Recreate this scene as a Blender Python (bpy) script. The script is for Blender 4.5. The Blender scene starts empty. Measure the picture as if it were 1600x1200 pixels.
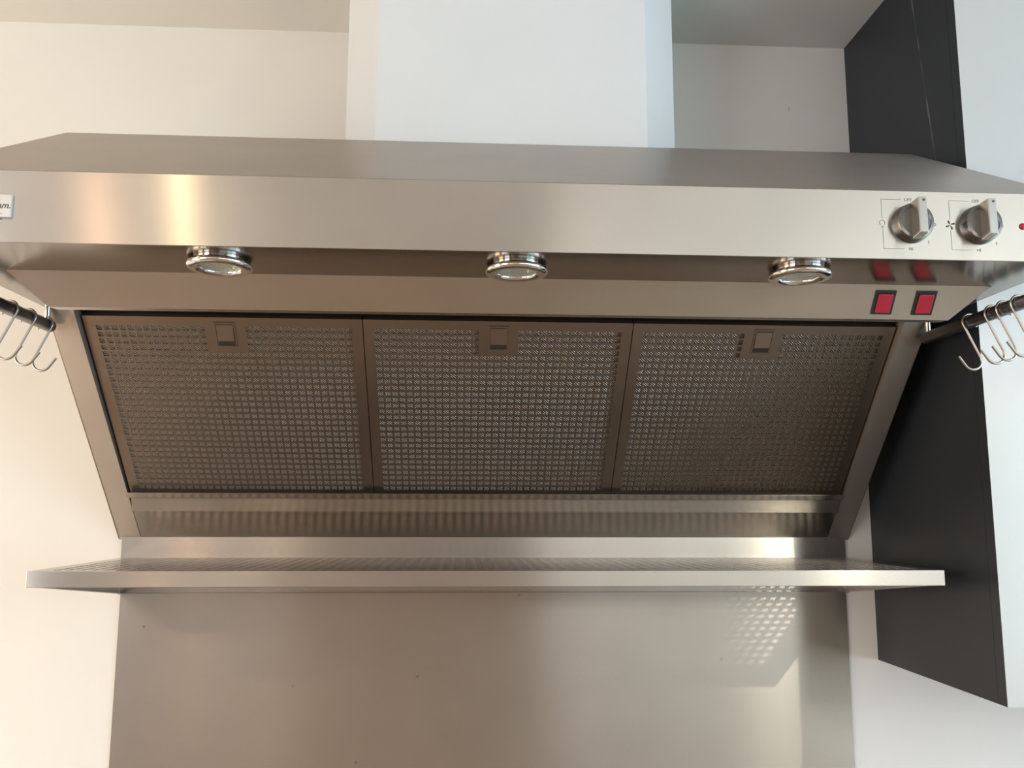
import bpy, bmesh, math, random
from mathutils import Vector, Matrix
random.seed(7)
S = bpy.context.scene
C = S.collection

# ------------------------------------------------------------------ helpers
def link_props(o, label=None, cat=None, group=None, kind=None):
    if label: o['label'] = label
    if cat: o['category'] = cat
    if group: o['group'] = group
    if kind: o['kind'] = kind
    return o

def thing(name, loc, label, cat, group=None):
    o = bpy.data.objects.new(name, None)
    o.empty_display_size = 0.02
    o.location = loc
    C.objects.link(o)
    return link_props(o, label, cat, group)

def world_loc(o):
    v = Vector((0, 0, 0))
    while o is not None:
        v += o.location
        o = o.parent
    return v

def obj(name, bm, mats, parent=None, loc=None, smooth=None):
    """link a bmesh given in world coordinates as one mesh object"""
    me = bpy.data.meshes.new(name)
    off = world_loc(parent) if parent is not None else Vector((0, 0, 0))
    l = Vector(loc) if loc is not None else off
    bmesh.ops.translate(bm, verts=bm.verts, vec=-l)
    bmesh.ops.recalc_face_normals(bm, faces=bm.faces)
    if smooth is not None:
        for f in bm.faces:
            f.smooth = True
        lim = math.radians(smooth)
        for e in bm.edges:
            e.smooth = not (len(e.link_faces) == 2 and e.calc_face_angle(0) > lim)
    bm.to_mesh(me)
    bm.free()
    if not isinstance(mats, (list, tuple)):
        mats = [mats]
    for m in mats:
        me.materials.append(m)
    o = bpy.data.objects.new(name, me)
    C.objects.link(o)
    if parent is not None:
        o.parent = parent
    o.location = l - off
    return o

def setmat(faces, i):
    for f in faces:
        f.material_index = i

def bx(bm, x0, x1, y0, y1, z0, z1, mi=0, bev=0.0):
    vs = [bm.verts.new((x, y, z)) for x in (x0, x1) for y in (y0, y1) for z in (z0, z1)]
    idx = ((0, 1, 3, 2), (4, 6, 7, 5), (0, 4, 5, 1), (2, 3, 7, 6), (0, 2, 6, 4), (1, 5, 7, 3))
    fs = [bm.faces.new([vs[i] for i in q]) for q in idx]
    setmat(fs, mi)
    if bev:
        es = list({e for f in fs for e in f.edges})
        r = bmesh.ops.bevel(bm, geom=es, offset=bev, segments=2, profile=0.5, affect='EDGES')
        setmat(r['faces'], mi)
    return vs

def prism(bm, pts, x0, x1, mi=0, bev=0.0, x0s=None, x1s=None):
    """polygon of (y,z) points swept along X; x0s/x1s give per-point ends"""
    a = [bm.verts.new(((x0s[i] if x0s else x0), p[0], p[1])) for i, p in enumerate(pts)]
    b = [bm.verts.new(((x1s[i] if x1s else x1), p[0], p[1])) for i, p in enumerate(pts)]
    n = len(pts)
    fs = [bm.faces.new(a), bm.faces.new(b[::-1])]
    for i in range(n):
        fs.append(bm.faces.new((a[i], b[i], b[(i + 1) % n], a[(i + 1) % n])))
    setmat(fs, mi)
    if bev:
        es = list({e for f in fs for e in f.edges})
        r = bmesh.ops.bevel(bm, geom=es, offset=bev, segments=2, profile=0.5, affect='EDGES')
        setmat(r['faces'], mi)
    return a + b

def vprism(bm, pts, z0, z1, mi=0):
    """polygon of (x,y) points swept along Z"""
    a = [bm.verts.new((p[0], p[1], z0)) for p in pts]
    b = [bm.verts.new((p[0], p[1], z1)) for p in pts]
    n = len(pts)
    fs = [bm.faces.new(a[::-1]), bm.faces.new(b)]
    for i in range(n):
        fs.append(bm.faces.new((a[i], a[(i + 1) % n], b[(i + 1) % n], b[i])))
    setmat(fs, mi)

def slab(bm, o, u, v, n, u0, u1, v0, v1, n0, n1, mi=0, bev=0.0):
    """box in a local frame (origin o, axes u,v,n)"""
    o, u, v, n = Vector(o), Vector(u), Vector(v), Vector(n)
    vs = bx(bm, 0, 1, 0, 1, 0, 1, mi)
    cs = [(a, b, c) for a in (u0, u1) for b in (v0, v1) for c in (n0, n1)]
    for w, (a, b, c) in zip(vs, cs):
        w.co = o + a * u + b * v + c * n
    if bev:
        es = list({e for w in vs for e in w.link_edges})
        r = bmesh.ops.bevel(bm, geom=es, offset=bev, segments=2, profile=0.5, affect='EDGES')
        setmat(r['faces'], mi)

def lathe(bm, prof, base, axis, seg=48, mi=0, cap=True):
    """prof: list of (r, h) along axis from base"""
    axis = Vector(axis).normalized()
    t = Vector((1, 0, 0)) if abs(axis.x) < 0.9 else Vector((0, 0, 1))
    a = axis.cross(t).normalized()
    b = axis.cross(a)
    base = Vector(base)
    rings = []
    for r, h in prof:
        rings.append([bm.verts.new(base + h * axis + r * (math.cos(k * 2 * math.pi / seg) * a + math.sin(k * 2 * math.pi / seg) * b)) for k in range(seg)])
    fs = []
    for p, q in zip(rings, rings[1:]):
        for k in range(seg):
            fs.append(bm.faces.new((p[k], p[(k + 1) % seg], q[(k + 1) % seg], q[k])))
    if cap:
        fs.append(bm.faces.new(rings[0][::-1]))
        fs.append(bm.faces.new(rings[-1]))
    setmat(fs, mi)

def tube(bm, pts, r, seg=10, mi=0):
    pts = [Vector(p) for p in pts]
    rings = []
    prev = None
    for i, p in enumerate(pts):
        d = (pts[min(i + 1, len(pts) - 1)] - pts[max(i - 1, 0)]).normalized()
        if prev is None:
            t = Vector((0, 1, 0)) if abs(d.y) < 0.9 else Vector((1, 0, 0))
            a = d.cross(t).normalized()
        else:
            a = (prev - prev.dot(d) * d).normalized()
        prev = a
        b = d.cross(a)
        rings.append([bm.verts.new(p + r * (math.cos(k * 2 * math.pi / seg) * a + math.sin(k * 2 * math.pi / seg) * b)) for k in range(seg)])
    fs = []
    for p, q in zip(rings, rings[1:]):
        for k in range(seg):
            fs.append(bm.faces.new((p[k], p[(k + 1) % seg], q[(k + 1) % seg], q[k])))
    fs.append(bm.faces.new(rings[0][::-1]))
    fs.append(bm.faces.new(rings[-1]))
    setmat(fs, mi)

def holed(bm, us, vs, hole, fn, th, mi=0):
    """plate on the grid us x vs with cells hole(i,j) left open; fn(u,v,n) -> point; th thickness"""
    nu, nv = len(us), len(vs)
    front = [[None] * nv for _ in range(nu)]
    back = [[None] * nv for _ in range(nu)]
    def V(g, i, j, n):
        if g[i][j] is None:
            g[i][j] = bm.verts.new(fn(us[i], vs[j], n))
        return g[i][j]
    solid = lambda i, j: 0 <= i < nu - 1 and 0 <= j < nv - 1 and not hole(i, j)
    for i in range(nu - 1):
        for j in range(nv - 1):
            if not solid(i, j):
                continue
            f = [V(front, *q, 0.0) for q in ((i, j), (i + 1, j), (i + 1, j + 1), (i, j + 1))]
            k = [V(back, *q, th) for q in ((i, j), (i + 1, j), (i + 1, j + 1), (i, j + 1))]
            bm.faces.new(f).material_index = mi
            bm.faces.new(k[::-1]).material_index = mi
            for s, (di, dj) in enumerate(((0, -1), (1, 0), (0, 1), (-1, 0))):
                if not solid(i + di, j + dj):
                    a, b = s, (s + 1) % 4
                    bm.faces.new((f[b], f[a], k[a], k[b])).material_index = mi

def text_bm(bm, txt, size, cx, cz, y, align='CENTER', shear=0.0, bold=0.0, mi=0, th=0.0003, fn=None):
    """lettering facing the viewer (-Y), as a thin raised print"""
    cu = bpy.data.curves.new('lettering', 'FONT')
    cu.body = txt
    cu.size = size
    cu.align_x = align
    cu.align_y = 'CENTER'
    cu.shear = shear
    cu.offset = bold
    cu.extrude = th
    cu.resolution_u = 3
    to = bpy.data.objects.new('lettering', cu)
    C.objects.link(to)
    dg = bpy.context.evaluated_depsgraph_get()
    me = bpy.data.meshes.new_from_object(to.evaluated_get(dg))
    n0 = len(bm.verts)
    f0 = len(bm.faces)
    bm.from_mesh(me)
    bm.verts.ensure_lookup_table()
    bm.faces.ensure_lookup_table()
    for v in bm.verts[n0:]:
        v.co = Vector((cx + v.co.x, y - v.co.z, cz + v.co.y))
    setmat(bm.faces[f0:], mi)
    bpy.data.objects.remove(to)
    bpy.data.curves.remove(cu)
    bpy.data.meshes.remove(me)

# ------------------------------------------------------------------ materials
def mat(name):
    m = bpy.data.materials.new(name)
    m.use_nodes = True
    nt = m.node_tree
    return m, nt, nt.nodes['Principled BSDF']

def simple(name, col, rough=0.5, metal=0.0, spec=0.5, coat=0.0):
    m, nt, b = mat(name)
    b.inputs['Base Color'].default_value = (*col, 1)
    b.inputs['Roughness'].default_value = rough
    b.inputs['Metallic'].default_value = metal
    b.inputs['Specular IOR Level'].default_value = spec
    b.inputs['Coat Weight'].default_value = coat
    return m

def noise_var(nt, scale, vec=None, detail=3.0, rough=0.5):
    n = nt.nodes.new('ShaderNodeTexNoise')
    n.inputs['Scale'].default_value = scale
    n.inputs['Detail'].default_value = detail
    n.inputs['Roughness'].default_value = rough
    if vec is not None:
        nt.links.new(vec, n.inputs['Vector'])
    return n.outputs['Fac']

def maprange(nt, val, a, b, c, d):
    n = nt.nodes.new('ShaderNodeMapRange')
    for i, x in enumerate((a, b, c, d)):
        n.inputs[i + 1].default_value = x
    nt.links.new(val, n.inputs[0])
    return n.outputs[0]

def obj_vec(nt, scale=(1, 1, 1), rot=(0, 0, 0)):
    t = nt.nodes.new('ShaderNodeTexCoord')
    mp = nt.nodes.new('ShaderNodeMapping')
    mp.inputs['Scale'].default_value = scale
    mp.inputs['Rotation'].default_value = rot
    nt.links.new(t.outputs['Object'], mp.inputs['Vector'])
    return mp.outputs['Vector']

def brushed(name, col=(0.60, 0.57, 0.53), rough=0.255, aniso=1.0, var=0.007, specks=False, brush=(1, 0, 0)):
    """stainless steel brushed along X: reflections smear across the grain"""
    m, nt, b = mat(name)
    b.inputs['Metallic'].default_value = 1.0
    b.inputs['Anisotropic'].default_value = aniso
    geo = nt.nodes.new('ShaderNodeNewGeometry')
    cr = nt.nodes.new('ShaderNodeVectorMath')
    cr.operation = 'CROSS_PRODUCT'
    nt.links.new(geo.outputs['Normal'], cr.inputs[0])
    cr.inputs[1].default_value = brush
    ad = nt.nodes.new('ShaderNodeVectorMath')          # keeps end faces (normal along the grain) well defined
    ad.operation = 'ADD'
    ad.inputs[1].default_value = (0.0, 0.02, 0.02)
    nt.links.new(cr.outputs[0], ad.inputs[0])
    nt.links.new(ad.outputs[0], b.inputs['Tangent'])
    sc = (1.5, 700, 700) if brush[0] else (260, 60, 60)
    grain = noise_var(nt, 1.0, obj_vec(nt, sc), 4.0, 0.6)
    nt.links.new(maprange(nt, grain, 0.3, 0.7, rough - var, rough + var), b.inputs['Roughness'])
    cloud = noise_var(nt, 5.0, obj_vec(nt, (1, 1, 1)), 4.0, 0.6)
    mx = nt.nodes.new('ShaderNodeMix')
    mx.data_type = 'RGBA'
    mx.inputs[6].default_value = (*[c * 0.93 for c in col], 1)
    mx.inputs[7].default_value = (*[min(1, c * 1.05) for c in col], 1)
    nt.links.new(maprange(nt, cloud, 0.3, 0.7, 0, 1), mx.inputs[0])
    colout = mx.outputs[2]
    if specks:
        vo = nt.nodes.new('ShaderNodeTexVoronoi')
        vo.inputs['Scale'].default_value = 14.0
        nt.links.new(obj_vec(nt), vo.inputs['Vector'])
        m2 = nt.nodes.new('ShaderNodeMix')
        m2.data_type = 'RGBA'
        m2.inputs[7].default_value = (0.16, 0.12, 0.09, 1)
        nt.links.new(colout, m2.inputs[6])
        nt.links.new(maprange(nt, vo.outputs['Distance'], 0.018, 0.045, 0.5, 0.0), m2.inputs[0])
        colout = m2.outputs[2]
    nt.links.new(colout, b.inputs['Base Color'])
    return m

def plaster(name, col, rough=0.7, marks=True):
    m, nt, b = mat(name)
    b.inputs['Roughness'].default_value = rough
    b.inputs['Specular IOR Level'].default_value = 0.3
    f = noise_var(nt, 3.0, obj_vec(nt), 4.0, 0.6)
    mx = nt.nodes.new('ShaderNodeMix')
    mx.data_type = 'RGBA'
    mx.inputs[6].default_value = (*[c * 0.975 for c in col], 1)
    mx.inputs[7].default_value = (*[min(1, c * 1.02) for c in col], 1)
    nt.links.new(maprange(nt, f, 0.3, 0.7, 0, 1), mx.inputs[0])
    out = mx.outputs[2]
    if marks:   # a few small scuffs and chips
        vo = nt.nodes.new('ShaderNodeTexVoronoi')
        vo.inputs['Scale'].default_value = 4.5
        nt.links.new(obj_vec(nt, (1.6, 1, 0.7), (0, 0.5, 0)), vo.inputs['Vector'])
        m2 = nt.nodes.new('ShaderNodeMix')
        m2.data_type = 'RGBA'
        m2.inputs[7].default_value = (*[c * 0.72 for c in col], 1)
        nt.links.new(out, m2.inputs[6])
        nt.links.new(maprange(nt, vo.outputs['Distance'], 0.012, 0.02, 0.6, 0.0), m2.inputs[0])
        out = m2.outputs[2]
    nt.links.new(out, b.inputs['Base Color'])
    bp = nt.nodes.new('ShaderNodeBump')
    bp.inputs['Strength'].default_value = 0.06
    bp.inputs['Distance'].default_value = 0.002
    nt.links.new(noise_var(nt, 60.0, obj_vec(nt), 3.0), bp.inputs['Height'])
    nt.links.new(bp.outputs['Normal'], b.inputs['Normal'])
    return m

STEEL = brushed('brushed_steel', specks=False)
STEEL_SPLASH = brushed('splash_steel', specks=True, rough=0.27, aniso=1.0, var=0.003)
STEEL_SHELF = brushed('shelf_steel', col=(0.48, 0.44, 0.40), rough=0.20, aniso=0.7)
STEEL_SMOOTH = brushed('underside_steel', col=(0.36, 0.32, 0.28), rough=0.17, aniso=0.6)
STEEL_TOP = brushed('canopy_steel', col=(0.45, 0.41, 0.375), rough=0.36, aniso=0.7)
STEEL_FRAME = brushed('frame_steel', col=(0.53, 0.49, 0.45), rough=0.52, aniso=0.6)
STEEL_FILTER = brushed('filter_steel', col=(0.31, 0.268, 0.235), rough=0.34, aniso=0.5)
STEEL_KNOB = brushed('knob_steel', col=(0.19, 0.185, 0.175), rough=0.26, aniso=0.3, brush=(0, 0, 1))
STEEL_GRIP = brushed('grip_steel', col=(0.56, 0.54, 0.51), rough=0.26, aniso=0.4, brush=(0, 0, 1))
CHROME = simple('chrome', (0.80, 0.79, 0.77), 0.07, 1.0)
WIRE = simple('hook_wire', (0.47, 0.44, 0.40), 0.30, 1.0)
DARKMETAL = brushed('rail_metal', col=(0.25, 0.25, 0.27), rough=0.34, aniso=0.3, brush=(0, 1, 0))
BLACK = simple('black_plastic', (0.02, 0.022, 0.02), 0.4)
SHADOW = simple('recess_shade', (0.06, 0.05, 0.045), 0.6, 0.6)
INK = simple('print_ink', (0.10, 0.10, 0.10), 0.6)
INK_PALE = simple('print_line', (0.30, 0.29, 0.27), 0.6)
BADGE = simple('badge_plate', (0.66, 0.67, 0.66), 0.25, 0.55)
PAINT = plaster('wall_paint', (0.80, 0.785, 0.76))
CEIL = plaster('ceiling_paint', (0.81, 0.795, 0.76), marks=False)
FLUE = plaster('flue_paint', (0.75, 0.77, 0.785), 0.55, marks=False)
WHITE_DOOR = simple('white_door_lacquer', (0.60, 0.62, 0.62), 0.15, spec=0.7)

def red_lens():
    m, nt, b = mat('red_rocker')
    b.inputs['Base Color'].default_value = (0.50, 0.02, 0.055, 1)
    b.inputs['Roughness'].default_value = 0.3
    b.inputs['Transmission Weight'].default_value = 0.15
    return m
RED = red_lens()

def mesh_mat():
    """fine expanded-metal weave seen through the perforations"""
    m, nt, b = mat('filter_weave')
    b.inputs['Metallic'].default_value = 0.85
    b.inputs['Roughness'].default_value = 0.5
    w = nt.nodes.new('ShaderNodeTexWave')
    w.wave_type = 'BANDS'
    w.bands_direction = 'X'
    w.inputs['Scale'].default_value = 104.0
    w.inputs['Distortion'].default_value = 0.6
    w.inputs['Detail'].default_value = 1.0
    nt.links.new(obj_vec(nt, (1, 1.35, 0), (0, 0, math.radians(38))), w.inputs['Vector'])
    mx = nt.nodes.new('ShaderNodeMix')
    mx.data_type = 'RGBA'
    mx.inputs[6].default_value = (0.07, 0.055, 0.045, 1)
    mx.inputs[7].default_value = (0.98, 0.86, 0.74, 1)
    nt.links.new(w.outputs['Fac'], mx.inputs[0])
    nt.links.new(mx.outputs[2], b.inputs['Base Color'])
    bp = nt.nodes.new('ShaderNodeBump')
    bp.inputs['Strength'].default_value = 0.8
    bp.inputs['Distance'].default_value = 0.0012
    nt.links.new(w.outputs['Fac'], bp.inputs['Height'])
    nt.links.new(bp.outputs['Normal'], b.inputs['Normal'])
    return m
WEAVE = mesh_mat()

def lens_mat():
    m, nt, b = mat('lamp_reflector')
    b.inputs['Base Color'].default_value = (0.72, 0.80, 0.77, 1)
    b.inputs['Metallic'].default_value = 0.65
    b.inputs['Roughness'].default_value = 0.22
    v = nt.nodes.new('ShaderNodeTexVoronoi')
    v.inputs['Scale'].default_value = 260.0
    nt.links.new(obj_vec(nt), v.inputs['Vector'])
    bp = nt.nodes.new('ShaderNodeBump')
    bp.inputs['Strength'].default_value = 0.5
    bp.inputs['Distance'].default_value = 0.001
    nt.links.new(v.outputs['Distance'], bp.inputs['Height'])
    nt.links.new(bp.outputs['Normal'], b.inputs['Normal'])
    return m
REFL = lens_mat()

def anthracite():
    """dark board; a hairline joint with two paint chips runs up it (y = a + b z, world)"""
    m, nt, b = mat('anthracite_board')
    b.inputs['Roughness'].default_value = 0.42
    b.inputs['Specular IOR Level'].default_value = 0.35
    g = nt.nodes.new('ShaderNodeNewGeometry')
    sx = nt.nodes.new('ShaderNodeSeparateXYZ')
    nt.links.new(g.outputs['Position'], sx.inputs[0])
    def mth(op, a, bb):
        n = nt.nodes.new('ShaderNodeMath')
        n.operation = op
        for i, x in enumerate((a, bb)):
            if x is None: continue
            if isinstance(x, (int, float)): n.inputs[i].default_value = x
            else: nt.links.new(x, n.inputs[i])
        return n.outputs[0]
    # joint: y=-0.2338 at z=2.384, y=-0.268 at z=2.113
    line = mth('ADD', mth('MULTIPLY', sx.outputs['Z'], 0.1262), -0.5347)
    dist = mth('ABSOLUTE', mth('SUBTRACT', sx.outputs['Y'], line), None)
    wob = noise_var(nt, 22.0, g.outputs['Position'], 2.0)
    wid = maprange(nt, wob, 0.42, 0.70, 0.0003, 0.0030)
    hit = mth('LESS_THAN', dist, wid)
    up = mth('GREATER_THAN', sx.outputs['Z'], 2.05)
    fac = mth('MULTIPLY', mth('MULTIPLY', hit, up), 0.55)
    mx = nt.nodes.new('ShaderNodeMix')
    mx.data_type = 'RGBA'
    mx.inputs[6].default_value = (0.027, 0.031, 0.038, 1)
    mx.inputs[7].default_value = (0.22, 0.21, 0.20, 1)
    nt.links.new(fac, mx.inputs[0])
    nt.links.new(mx.outputs[2], b.inputs['Base Color'])
    return m
DARK = anthracite()

def wood():
    m, nt, b = mat('floor_boards')
    b.inputs['Roughness'].default_value = 0.5
    n = noise_var(nt, 3.0, obj_vec(nt, (12, 1, 1)), 6.0, 0.65)
    cr = nt.nodes.new('ShaderNodeValToRGB')
    cr.color_ramp.elements[0].color = (0.20, 0.135, 0.09, 1)
    cr.color_ramp.elements[1].color = (0.36, 0.26, 0.18, 1)
    nt.links.new(n, cr.inputs[0])
    nt.links.new(cr.outputs[0], b.inputs['Base Color'])
    return m
WOOD = wood()
PANEL_BROWN = simple('reflection_panel_brown', (0.35, 0.265, 0.215), 0.5)
DADO_DARK = simple('dado_dark_brown', (0.10, 0.06, 0.04), 0.5)
FAR = plaster('far_wall_paint', (0.72, 0.68, 0.63), marks=False)

# ------------------------------------------------------------------ room
XL, XR, YB, ZC = -2.3, 3.0, -4.3, 2.435
def struct(name, bm, m, **k):
    o = obj(name, bm, m, **k)
    o['kind'] = 'structure'
    return o
bm = bmesh.new(); bx(bm, XL, XR, 0.0, 0.12, 0.0, ZC); struct('wall_back', bm, PAINT)
bm = bmesh.new(); bx(bm, XL - .12, XL, YB, 0.12, 0.0, ZC); struct('wall_left', bm, PAINT)
bm = bmesh.new(); bx(bm, XR, XR + .12, YB, 0.12, 0.0, ZC); struct('wall_right', bm, PAINT)
bm = bmesh.new(); bx(bm, XL, XR, YB - .12, YB, 0.0, ZC); struct('wall_front', bm, FAR)
bm = bmesh.new(); bx(bm, XL, -1.15, YB + .002, YB + .02, 0.0, .80); bx(bm, .47, XR, YB + .002, YB + .02, 0.0, .80); struct('reflection_dado_front', bm, DADO_DARK)  # unseen dark dado, added to darken what the splashback reflects
bm = bmesh.new(); bx(bm, XL + .002, XL + .02, YB + .03, -1.95, 0.0, .80); struct('reflection_dado_left', bm, DADO_DARK)  # added the same way, darkens the reflection at the left
bm = bmesh.new(); bx(bm, -1.12, .44, YB + .002, YB + .045, 0.0, 2.08); struct('reflection_panel', bm, PANEL_BROWN)  # unseen brown panel added for a dark band in the steel reflections
bm = bmesh.new(); bx(bm, XL - .12, XR + .12, YB - .12, 0.12, -.1, 0.0); struct('floor', bm, WOOD)
bm = bmesh.new(); bx(bm, XL - .12, XR + .12, YB - .12, 0.12, ZC, ZC + .1); struct('ceiling', bm, CEIL)

# ------------------------------------------------------------------ boxed flue above the hood
bm = bmesh.new()
vprism(bm, [(-.2283, 0.0), (-.2283, -.208), (-.1800, -.25), (.2180, -.25), (.2690, -.208), (.2690, 0.0)], 2.1135, ZC)
o = obj('flue_boxing', bm, FLUE)
link_props(o, 'white painted boxed flue with chamfered corners rising from hood to ceiling', 'chimney')

# ------------------------------------------------------------------ tall cabinet on the right
CX, CY, CZ = 0.6416, -.3422, 1.3519
cab = thing('wall_cabinet', (0.95, 0, CZ), 'tall wall cabinet with dark grey side and white door right of the hood', 'cabinet')
bm = bmesh.new(); bx(bm, CX, CX + .018, CY + .019, 0, CZ, ZC); obj('side_panel', bm, DARK, cab)
bm = bmesh.new()
bx(bm, CX + .018, 1.30, -.008, 0, CZ, ZC); bx(bm, CX + .018, 1.30, CY + .019, -.008, CZ, CZ + .018)
bx(bm, 1.282, 1.30, CY + .019, -.008, CZ + .018, ZC)
obj('carcass', bm, DARK, cab)
bm = bmesh.new()
bx(bm, CX, 1.30, CY, CY + .0185, CZ, ZC)
bm.faces.ensure_lookup_table()
for f in bm.faces:
    f.material_index = 0 if abs(f.normal.y) > .5 and f.calc_center_median().y < CY + .001 else 1
bm.normal_update()
for f in bm.faces:
    c = f.calc_center_median()
    f.material_index = 0 if abs(c.y - CY) < 1e-5 else 1
o = obj('door', bm, [WHITE_DOOR, DARK], cab); o['label'] = 'white lacquered door front'

# ------------------------------------------------------------------ backsplash
bm = bmesh.new()
bx(bm, -.591, .591, -.0035, -.0010, 0.0, 1.5200)
o = obj('backsplash', bm, STEEL_SPLASH)
link_props(o, 'large stained brushed steel splashback sheet on the wall below the shelf', 'backsplash')

# ------------------------------------------------------------------ perforated shelf
SX, SY, SZ = .5935, -.303, 1.5185
sh = thing('wall_shelf', (0, 0, 1.4615), 'perforated brushed steel shelf with folded front lip under the range hood', 'shelf')
P = .0155; HO = .0090
us = [-SX + .001]
n = 74
x0 = -n * P / 2
for i in range(n):
    c = x0 + (i + .5) * P
    us += [c - HO / 2, c + HO / 2]
us.append(SX - .001)
vs_ = [-.020]
for j in range(17):
    c = -.033 - (j + .5) * P + P / 2
    vs_ += [c + HO / 2, c - HO / 2]
vs_.append(SY + .0012)
bm = bmesh.new()
holed(bm, us, vs_, lambda i, j: i % 2 == 1 and j % 2 == 1, lambda u, v, t: (u, v, SZ - t), .0012)
bx(bm, -SX + .001, SX - .001, -.020, -.0045, SZ - .0012, SZ)
obj('shelf_plate', bm, STEEL_SHELF, sh)
bm = bmesh.new(); bx(bm, -SX, SX, SY - .0004, SY + .0012, 1.4985, SZ + .0002, bev=.0006)
obj('front_lip', bm, STEEL, sh)
bm = bmesh.new(); bx(bm, -SX, SX, -.0048, -.0036, SZ, 1.5511); obj('upstand', bm, STEEL, sh)
bm = bmesh.new()
bx(bm, -SX + .002, SX - .002, -.0065, -.0045, 1.4622, SZ - .0013)
bx(bm, -SX + .002, SX - .002, -.013, -.0045, 1.4618, 1.4632)
obj('rear_flange', bm, STEEL, sh)
for s in (-1, 1):
    bm = bmesh.new()
    xa, xb = sorted((s * SX, s * (SX - .0015)))
    prism(bm, [(SY + .002, SZ - .0015), (SY + .002, 1.4990), (-.0045, 1.4618), (-.0045, SZ - .0015)], xa, xb)
    xa, xb = sorted((s * SX, s * (SX - .009)))          # folded hem along the sloping edge
    prism(bm, [(SY + .002, 1.4990), (-.0045, 1.4618), (-.0045, 1.4630), (SY + .002, 1.5002)], xa, xb)
    obj('end_gusset', bm, STEEL, sh)

# ------------------------------------------------------------------ range hood
W = .6
YF, ZT, ZB = -.5834, 1.9348, 1.8594
YR, ZR = -.277, 2.1119
YK, ZW = -.297, 1.547
hood = thing('range_hood', (0, -.29, ZW), 'wide brushed stainless steel range hood with three filters and control knobs', 'range hood')
bm = bmesh.new()
side = [(YF, ZB), (YF, ZT), (YR, ZR), (-.001, ZR), (-.001, ZW), (YK, ZB)]
prism(bm, side, -W, -W + .0012); prism(bm, side, W - .0012, W)
nrm = Vector((0, -(ZR - ZT), YR - YF)).normalized()
prism(bm, [(YF, ZT), (YR, ZR), (-.001, ZR), (-.001, ZR - .0015), (YR, ZR - .0015), (YF + .001, ZT - .0012)], -W, W)
prism(bm, [(-.003, ZW + .002), (-.001, ZW + .002), (-.001, ZR - .002), (-.003, ZR - .002)], -W + .0013, W - .0013)
obj('canopy', bm, STEEL_TOP, hood)
bm = bmesh.new()
prism(bm, [(YF - .0006, ZB), (YF - .0006, ZT - .0004), (YF + .0012, ZT - .0004), (YF + .0012, ZB)], -W, W, bev=.0005)
obj('fascia', bm, STEEL, hood)
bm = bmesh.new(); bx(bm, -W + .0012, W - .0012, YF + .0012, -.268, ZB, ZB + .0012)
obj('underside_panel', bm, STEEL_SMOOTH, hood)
# the sloping switch panel hung under the front, ends mitred
bm = bmesh.new()
CRY, SLY, SLZ = -.4823, -.4565, 1.8236
prism(bm, [(CRY, ZB - .0001), (SLY, SLZ), (SLY + .022, SLZ + .002), (SLY + .030, ZB - .0001)], 0, 0,
      x0s=[-.5565, -.5190, -.5190, -.5565], x1s=[.5725, .5325, .5325, .5725])
obj('switch_panel', bm, STEEL, hood)
# side frames in the plane of the slope
rd = Vector((0, 0 - YK, ZW - ZB)).normalized()
rn = Vector((0, -rd.z, rd.y)); rn = rn if rn.y > 0 else -rn       # into the hood
RL = math.hypot(YK, ZB - ZW)
XI = .5650
for s in (-1, 1):
    bm = bmesh.new()
    xa, xb = sorted((s * XI, s * (W - .0013)))
    slab(bm, (0, YK, ZB), (1, 0, 0), rd, rn, xa, xb, 0.0, RL, 0.0, .0012)
    xa, xb = sorted((s * XI, s * (XI + .0012)))
    slab(bm, (0, YK, ZB), (1, 0, 0), rd, rn, xa, xb, -.01, RL - .002, .0012, .030)
    obj('side_frame', bm, STEEL_FRAME, hood)
# closing plate, drip gutter
bm = bmesh.new()
slab(bm, (0, YK, ZB), (1, 0, 0), rd, rn, -XI + .0006, XI - .0006, RL - .066, RL, .0008, .0018)
obj('lower_panel', bm, STEEL, hood)
bm = bmesh.new()
prism(bm, [(-.0600, 1.6125), (-.0590, 1.6132), (-.0505, 1.5934), (-.0515, 1.5925)], -.5628, .5628)
bx(bm, -.5628, .5628, -.0510, -.040, 1.5925, 1.5937)
obj('drip_gutter', bm, STEEL, hood)
bm = bmesh.new()
prism(bm, [(-.0775, 1.6200), (-.0770, 1.6207), (-.0705, 1.6137), (-.0712, 1.6130)], -.5640, .5640)
bx(bm, -.5640, .5640, -.0710, -.0590, 1.6130, 1.6140)
obj('filter_ledge', bm, STEEL, hood)
# interior baffle behind the filters
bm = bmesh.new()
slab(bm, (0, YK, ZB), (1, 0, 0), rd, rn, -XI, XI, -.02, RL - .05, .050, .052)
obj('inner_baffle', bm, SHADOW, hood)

# --- grease filters
FT = Vector((0, -.277, 1.8535)); FB = Vector((0, -.066, 1.6217))
fd = (FB - FT).normalized()
fn_ = Vector((0, -fd.z, fd.y)); fn_ = fn_ if fn_.y > 0 else -fn_
FLN = (FB - FT).length
FW = .1868                                             # half width
def ff(u, v, n): return FT + Vector((u, 0, 0)) + v * fd + n * fn_
NU, NV = 33, 28
PU = .3470 / NU; PV = .2960 / NV
HS = .0075
us = [-FW]
for i in range(NU):
    c = -.3470 / 2 + (i + .5) * PU
    us += [c - HS / 2, c + HS / 2]
us.append(FW)
vs_ = [0.0]
for j in range(NV):
    c = .0128 + (j + .5) * PV
    vs_ += [c - HS / 2, c + HS / 2]
vs_.append(FLN)
def fhole(i, j):
    if i % 2 == 0 or j % 2 == 0: return False
    a, b = (i - 1) // 2, (j - 1) // 2
    return not (14 <= a <= 18 and b <= 3)
bm = bmesh.new()
holed(bm, us, vs_, fhole, ff, .0012)
slab(bm, FT, (1, 0, 0), fd, fn_, -FW, -FW + .001, 0, FLN, .0012, .012)
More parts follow.
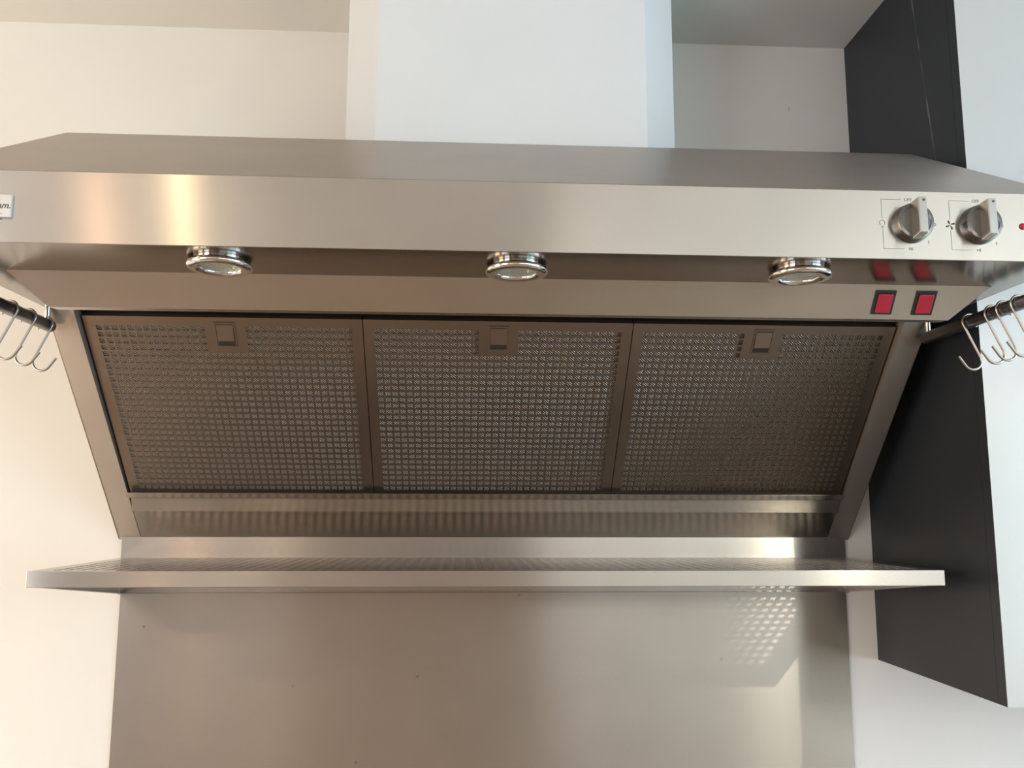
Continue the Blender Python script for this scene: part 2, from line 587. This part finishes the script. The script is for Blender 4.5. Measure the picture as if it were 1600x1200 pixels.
slab(bm, FT, (1, 0, 0), fd, fn_, FW - .001, FW, 0, FLN, .0012, .012)
slab(bm, FT, (1, 0, 0), fd, fn_, -FW, FW, 0, .001, .0012, .012)
f0 = obj('grease_filter', bm, STEEL_FILTER, hood)
# weave: local mesh frame for the stripe texture (x across, y down the slope)
bm = bmesh.new()
bx(bm, -.1795, .1795, .006, .311, .0042, .0052)
me = bpy.data.meshes.new('filter_mesh'); bm.to_mesh(me); bm.free(); me.materials.append(WEAVE)
w0 = bpy.data.objects.new('filter_mesh', me); C.objects.link(w0); w0.parent = f0
R3 = Matrix(((1, 0, 0), (0, fd.y, fn_.y), (0, fd.z, fn_.z)))
w0.rotation_euler = R3.to_euler()
w0.location = FT - world_loc(f0)
w0['label'] = 'fine aluminium weave behind the perforations'
# latch : bezel, spring flap and a dark plate painted as the slot's shade
bm = bmesh.new()
L0, L1, LW = .0072, .0465, .0140
u_, d_ = (1, 0, 0), fd
slab(bm, FT, u_, d_, fn_, -LW, -LW + .0016, L0, L1, -.0012, 0.0)
slab(bm, FT, u_, d_, fn_, LW - .0016, LW, L0, L1, -.0012, 0.0)
slab(bm, FT, u_, d_, fn_, -LW + .0016, LW - .0016, L0, L0 + .0018, -.0012, 0.0)
slab(bm, FT, u_, d_, fn_, -LW + .0016, LW - .0016, L1 - .0022, L1, -.0012, 0.0)
a = [ff(-.0112, .0115, -.0006), ff(.0112, .0115, -.0006), ff(.0112, .0355, -.0034), ff(-.0112, .0355, -.0034)]
b_ = [ff(-.0112, .0115, -.0002), ff(.0112, .0115, -.0002), ff(.0112, .0355, -.0002), ff(-.0112, .0355, -.0002)]
va = [bm.verts.new(p) for p in a]; vb = [bm.verts.new(p) for p in b_]
bm.faces.new(va); bm.faces.new(vb[::-1])
for k in range(4): bm.faces.new((va[k], vb[k], vb[(k + 1) % 4], va[(k + 1) % 4]))
l0 = obj('latch', bm, STEEL_FILTER, f0)
bm = bmesh.new()
slab(bm, FT, u_, d_, fn_, -.0113, .0113, .0105, .0440, -.00018, -.00002)
s0 = obj('latch_slot_shade', bm, SHADOW, f0)
base_x = f0.location.x
f0.location.x = base_x - 2 * FW - .0012
for k in (0, 1):
    fk = f0.copy(); C.objects.link(fk); fk.parent = hood
    fk.location.x = base_x + k * (2 * FW + .0012)
    for ch in (w0, l0, s0):
        c = ch.copy(); C.objects.link(c); c.parent = fk

# --- lamps
def lamp(x, y):
    z = ZB
    bm = bmesh.new()
    lathe(bm, [(.0275, 0.0), (.0275, .0032)], (x, y, z), (0, 0, -1), 48)
    o = obj('spotlight', bm, CHROME, hood, smooth=40)
    bm = bmesh.new()
    R = .0340
    prof = [(.0215, .0048), (.0280, .0026), (R - .0015, .0026)]
    for k in range(9):
        t = math.radians(-80 + 150 * k / 8)
        prof.append((R - .0032 + .0034 * math.cos(t), .0060 + .0034 * math.sin(t)))
    prof += [(.0290, .0096), (.0245, .0094), (.0222, .0086), (.0212, .0070), (.0212, .0050)]
    lathe(bm, prof, (x, y, z), (0, 0, -1), 56, cap=False)
    t = obj('trim_ring', bm, CHROME, o, smooth=50)
    bm = bmesh.new()
    lathe(bm, [(.0001, .0036), (.008, .0038), (.015, .0046), (.0213, .0064)], (x, y, z), (0, 0, -1), 40, cap=False)
    l = obj('reflector', bm, REFL, o, smooth=60); l['label'] = 'pale faceted lamp reflector'
    return o
for lx, ly in ((-.3085, -.531), (.0087, -.531), (.3215, -.533)):
    lamp(lx, ly)

# --- rocker switches on the sloping panel
pd = Vector((0, SLY - CRY, SLZ - ZB)).normalized()
pn = Vector((0, pd.z, -pd.y)); pn = pn if pn.y < 0 else -pn      # outward
def rocker(x):
    bm = bmesh.new()
    slab(bm, (x, CRY, ZB), (1, 0, 0), pd, pn, -.0126, .0126, .0070, .0375, 0.0, .0014, bev=.0005)
    o = obj('rocker_switch', bm, BLACK, hood)
    bm = bmesh.new()
    slab(bm, (x, CRY, ZB), (1, 0, 0), pd, pn, -.0088, .0088, .0107, .0345, .0012, .0040, bev=.0012)
    r = obj('rocker_button', bm, RED, o); r['label'] = 'translucent red rocker button'
rocker(.4472); rocker(.4965)

# --- knobs, printed dials, pilot lamp, badge
FY = YF - .0006
def knob(x, z):
    bm = bmesh.new()
    lathe(bm, [(.0212, 0.0), (.0210, .0012), (.0200, .0100), (.0190, .0116), (.0160, .0120), (.0153, .0111), (.0001, .0111)], (x, FY, z), (0, -1, 0), 56, cap=False)
    o = obj('control_knob', bm, STEEL_KNOB, hood, smooth=35)
    bm = bmesh.new()
    # finger bar, flaring towards the pointer end
    y0, y1 = FY - .0108, FY - .0260
    pts0 = [(-.0050, -.0196), (.0050, -.0196), (.0050, .0196), (-.0050, .0196)]
    pts1 = [(-.0046, -.0172), (.0046, -.0172), (.0046, .0210), (-.0046, .0210)]
    a = [bm.verts.new((x + p[0], y0, z + p[1])) for p in pts0]
    b = [bm.verts.new((x + p[0], y1, z + p[1])) for p in pts1]
    bm.faces.new(a); bm.faces.new(b[::-1])
    for k in range(4): bm.faces.new((a[k], b[k], b[(k + 1) % 4], a[(k + 1) % 4]))
    bmesh.ops.bevel(bm, geom=list(bm.edges), offset=.0009, segments=2, profile=.5, affect='EDGES')
    obj('grip', bm, STEEL_GRIP, o)
    bm = bmesh.new()
    lathe(bm, [(.0014, 0), (.0014, .0003)], (x + .0012, y1, z + .0176), (0, -1, 0), 16)
    obj('pointer_mark', bm, INK, o)
    return o
KZ = 1.8978
knob(.4235, KZ); knob(.4975, KZ)

def dial(x, kind):
    bm = bmesh.new()
    y = FY - .00005
    t = .0004
    zt_, zb_, xl = KZ + .0270, KZ - .0272, x - .0300
    bx(bm, xl, x - .0080, y - .0002, y, zt_ - t / 2, zt_ + t / 2, 1)
    bx(bm, xl, x - .0080, y - .0002, y, zb_ - t / 2, zb_ + t / 2, 1)
    bx(bm, xl, xl + t, y - .0002, y, KZ + .0060, zt_, 1)
    bx(bm, xl, xl + t, y - .0002, y, zb_, KZ - .0060, 1)
    text_bm(bm, 'OFF', .0048, x - .0005, KZ + .0268, y, th=.0001)
    text_bm(bm, 'HI', .0048, x - .0005, KZ - .0272, y, th=.0001)
    for tx, a in (('1', 48), ('2', 0), ('3', -46)):
        text_bm(bm, tx, .0042, x + .0275 * math.cos(math.radians(a)), KZ + .0270 * math.sin(math.radians(a)), y, th=.0001)
    if kind == 'bulb':
        pts = []
        for k in range(22):
            a = math.radians(-60 + 300 * k / 21)
            pts.append((xl + .0029 * math.cos(a), y - .0001, KZ + .0010 + .0029 * math.sin(a)))
        tube(bm, pts, .0002, 5)
        bx(bm, xl - .0010, xl + .0010, y - .0002, y, KZ - .0032, KZ - .0028)
        bx(bm, xl - .0008, xl + .0008, y - .0002, y, KZ - .0041, KZ - .0037)
        bx(bm, xl - .0003, xl + .0003, y - .0002, y, KZ - .0050, KZ - .0046)
    else:
        for q in range(4):           # four-blade fan symbol
            c0, s0_ = math.cos(math.radians(90 * q + 8)), math.sin(math.radians(90 * q + 8))
            loc = [(.0004, 0), (.0052, .0002), (.0050, .0020), (.0024, .0019)]
            vs2 = [(xl + p[0] * c0 - p[1] * s0_, KZ + p[0] * s0_ + p[1] * c0) for p in loc]
            a_ = [bm.verts.new((p[0], y - .0002, p[1])) for p in vs2]
            b2 = [bm.verts.new((p[0], y, p[1])) for p in vs2]
            bm.faces.new(a_); bm.faces.new(b2[::-1])
            for k in range(4): bm.faces.new((a_[k], b2[k], b2[(k + 1) % 4], a_[(k + 1) % 4]))
    o = obj('dial_print', bm, [INK, INK_PALE], hood)
    o['label'] = 'printed dial with %s symbol' % ('lamp' if kind == 'bulb' else 'fan')
dial(.4225, 'bulb'); dial(.4965, 'fan')
bm = bmesh.new()
lathe(bm, [(.0036, 0), (.0036, .0006), (.0026, .0016), (.0001, .0020)], (.5458, FY, KZ), (0, -1, 0), 24, cap=False)
o = obj('pilot_light', bm, RED, hood, smooth=60); o['label'] = 'small round red pilot light'
bm = bmesh.new()
bx(bm, -.5850, -.4993, FY - .0028, FY, 1.8842, 1.9082, bev=.0009)
bd = obj('badge', bm, BADGE, hood); bd['label'] = 'silver name badge'
bm = bmesh.new()
text_bm(bm, 'am.', .0092, -.5003, 1.8964, FY - .0029, align='RIGHT', shear=.25, bold=.00012, th=.0001)
bx(bm, -.5600, -.5078, FY - .0030, FY - .0028, 1.8881, 1.8885)
obj('badge_lettering', bm, INK, bd)
bm = bmesh.new()
lathe(bm, [(.0008, 0), (.0008, .0012), (.0001, .0016)], (-.5105, FY - .0010, 1.8834), (0, -1, 0), 12, cap=False)
obj('badge_pin', bm, CHROME, bd)

# ------------------------------------------------------------------ hanging rails
RZ, RR = 1.8362, .0080
def rail(s, label):
    x = s * .597
    t = thing('hanging_rail', (x, -.42, RZ), label, 'rail', 'dark hook rails under the hood ends')
    bm = bmesh.new()
    y0, y1 = -.2850, -.5700
    lathe(bm, [(RR - .0025, 0), (RR - .0006, .0004), (RR, .0014), (RR, y0 - y1 - .0014), (RR - .0006, y0 - y1 - .0004), (RR - .0025, y0 - y1)], (x, y0, RZ), (0, -1, 0), 32)
    obj('rail_tube', bm, DARKMETAL, t, smooth=40)
    for yy in (-.2990, -.5450):
        bm = bmesh.new()
        lathe(bm, [(.0041, 0), (.0041, ZB - RZ - RR + .0015)], (x - s * .0010, yy, RZ + RR - .0017), (0, 0, 1), 24)
        o = obj('standoff', bm, CHROME, t, smooth=40); o['label'] = 'bright chrome standoff'
rail(-1, 'dark metal hook rail under the left end of the hood')
rail(1, 'dark metal hook rail under the right end of the hood beside the cabinet')

# ------------------------------------------------------------------ S hooks
def hook_pts(s):
    """S in the x-z plane, rail centre at the origin; s=+1 right-hand rail"""
    r1 = RR + .0017
    r2 = .0115
    cx, cz = .0000, -.0505
    D = math.hypot(cx, cz)
    al = math.degrees(math.acos((r1 + r2) / D))
    ph = math.degrees(math.atan2(cz, cx)) % 360
    t1 = ph - al                                          # where the straight shank leaves the upper loop
    p = []
    for k in range(25):                                   # over the rail
        a = math.radians(-42 + (t1 + 42) * k / 24)
        p.append((r1 * math.cos(a), r1 * math.sin(a)))
    t2 = t1 - 180
    for k in range(29):
        a = math.radians(t2 - (t2 + 148) * k / 28)
        p.append((cx + r2 * math.cos(a), cz + r2 * math.sin(a)))
    q0, q1 = p[-2], p[-1]
    L = math.hypot(q1[0] - q0[0], q1[1] - q0[1])
    p.append((q1[0] + (q1[0] - q0[0]) / L * .0140, q1[1] + (q1[1] - q0[1]) / L * .0140))
    return [(s * q[0], 0, q[1]) for q in p]
def make_hook(s):
    bm = bmesh.new()
    pts = [Vector(q) for q in hook_pts(s)]
    sm = pts
    tube(bm, sm, .00155, 10)
    return obj('s_hook', bm, WIRE, None, loc=(0, 0, 0), smooth=60)
def hooks(s, ys, labels, group):
    first = make_hook(s)
    for i, (y, lb) in enumerate(zip(ys, labels)):
        h = first if i == 0 else first.copy()
        if i: C.objects.link(h)
        h.location = (s * .597, y, RZ)
        h.rotation_euler = (0, 0, 0)
        link_props(h, lb, 'hook', group)
    return first
hooks(-1, (-.3010, -.3450, -.3890),
      ('steel S-hook nearest the inner end of the left rail, by its standoff',
       'middle one of three steel S-hooks on the left rail',
       'steel S-hook on the left rail nearest the left photo edge'),
      'S-hooks on the left rail')
hooks(1, (-.3950, -.4420, -.4650, -.4930),
      ('S-hook on the right rail nearest the standoff, against the dark cabinet side',
       'second steel S-hook along the right rail from the standoff',
       'third steel S-hook along the right rail from the standoff',
       'outermost steel S-hook on the right rail, cut by the right photo edge'),
      'S-hooks on the right rail')

# ------------------------------------------------------------------ lights
def area(name, loc, rot, sx, sy, power, col, spread=180):
    l = bpy.data.lights.new(name, 'AREA')
    l.shape = 'RECTANGLE'; l.size = sx; l.size_y = sy
    l.energy = power; l.color = col
    l.spread = math.radians(spread)
    o = bpy.data.objects.new(name, l); C.objects.link(o)
    o.location = loc; o.rotation_euler = rot
    return o
def point(name, loc, power, col, r=.05):
    l = bpy.data.lights.new(name, 'POINT')
    l.energy = power; l.color = col; l.shadow_soft_size = r
    o = bpy.data.objects.new(name, l); C.objects.link(o)
    o.location = loc
    return o
def tint(p, rgb):
    m = max(rgb)
    return p * m, tuple(c / m for c in rgb)
def tinted_area(name, loc, rot, sx, sy, base, rgb):
    p, c = tint(base, rgb)
    return area(name, loc, rot, sx, sy, p, c)
R90 = math.radians(90)
# daylight from the glazed wall behind the camera
tinted_area('garden_window_daylight', (1.75, YB + .03, 1.45), (R90, 0, 0), 2.3, 1.2, 40, (0.05, 0.05, 0.06))
tinted_area('high_fill', (1.65, YB + .03, 2.2), (R90, 0, 0), 2.5, .36, 30, (0.33, 0.31, 0.29))  # added strip light that lifts the fascia and flue
# area lights added at left to brighten the hood wall
tinted_area('left_fill', (XL + .03, -2.8, 1.45), (0, -R90, 0), 1.5, 1.6, 20, (1.95, 1.86, 1.95))
tinted_area('left_near_fill', (XL + .03, -1.05, 1.45), (0, -R90, 0), 1.5, .8, 10, (1.75, 1.42, .88))
# cool area lights added at right to brighten the flue
tinted_area('right_fill', (XR - .03, -2.9, 1.45), (0, R90, 0), 1.5, 1.8, 30, (0.35, 0.85, 0.90))
tinted_area('right_near_fill', (XR - .03, -1.5, 1.45), (0, R90, 0), 1.5, 1.2, 30, (0.85, 1.0, 1.35))
# lamps of the room, plus an added warm point light
def track_spot(name, loc, aim, p, rgb, r, cone):
    l = bpy.data.lights.new(name, 'SPOT')
    l.energy = p; l.color = rgb; l.shadow_soft_size = r
    l.spot_size = math.radians(cone); l.spot_blend = .35
    o = bpy.data.objects.new(name, l); C.objects.link(o)
    o.location = loc
    o.rotation_euler = (Vector(aim) - Vector(loc)).to_track_quat('-Z', 'Y').to_euler()
    return o
def lampl(name, loc, base, rgb, r):
    p, c = tint(base, rgb)
    return point(name, loc, p, c, r)
lampl('warm_fill', (-1.3, -.7, 1.0), 8, (1.02, 0.70, 0.45), .10)  # made-up fill for the warm falloff on the left wall
track_spot('track_spot', (1.19, -1.70, ZC - .06), (.44, 0, 1.04), 17, (1.0, .90, .70), .011, 31)
lampl('ceiling_spot', (-.78, -1.89, ZC - .05), 1.7, (1.0, .75, .42), .012)
lampl('ceiling_spot', (-1.42, -2.97, ZC - .05), 3.2, (1.0, .60, .34), .02)
tinted_area('ceiling_fill', (2.475, -3.35, ZC - .02), (0, 0, 0), .95, 1.7, 22, (.9, .92, .95))  # unseen ceiling light added for a glare on the cabinet door
wd = bpy.data.worlds.new('World'); S.world = wd
wd.use_nodes = True
wd.node_tree.nodes['Background'].inputs[0].default_value = (.5, .55, .6, 1)
wd.node_tree.nodes['Background'].inputs[1].default_value = .05

# ------------------------------------------------------------------ camera
cd = bpy.data.cameras.new('camera')
cam = bpy.data.objects.new('camera', cd); C.objects.link(cam)
r = Vector((0.99848812, -0.05490086, 0.00271338)); u = Vector((-0.01050476, -0.14213249, 0.9897919)); w = Vector((0.05395477, 0.98832396, 0.14249433))
cam.matrix_world = Matrix(((r.x, u.x, -w.x, -0.0452735), (r.y, u.y, -w.y, -1.43291415), (r.z, u.z, -w.z, 1.6), (0, 0, 0, 1)))
cd.sensor_fit = 'HORIZONTAL'; cd.sensor_width = 36.0
cd.lens = 1337.94 / 1600 * 36.0
cd.clip_start = .02
S.camera = cam
S.view_settings.view_transform = 'Standard'
S.view_settings.look = 'None'
S.view_settings.exposure = 0.0
S.view_settings.gamma = 1.0
S.view_settings.use_curve_mapping = False
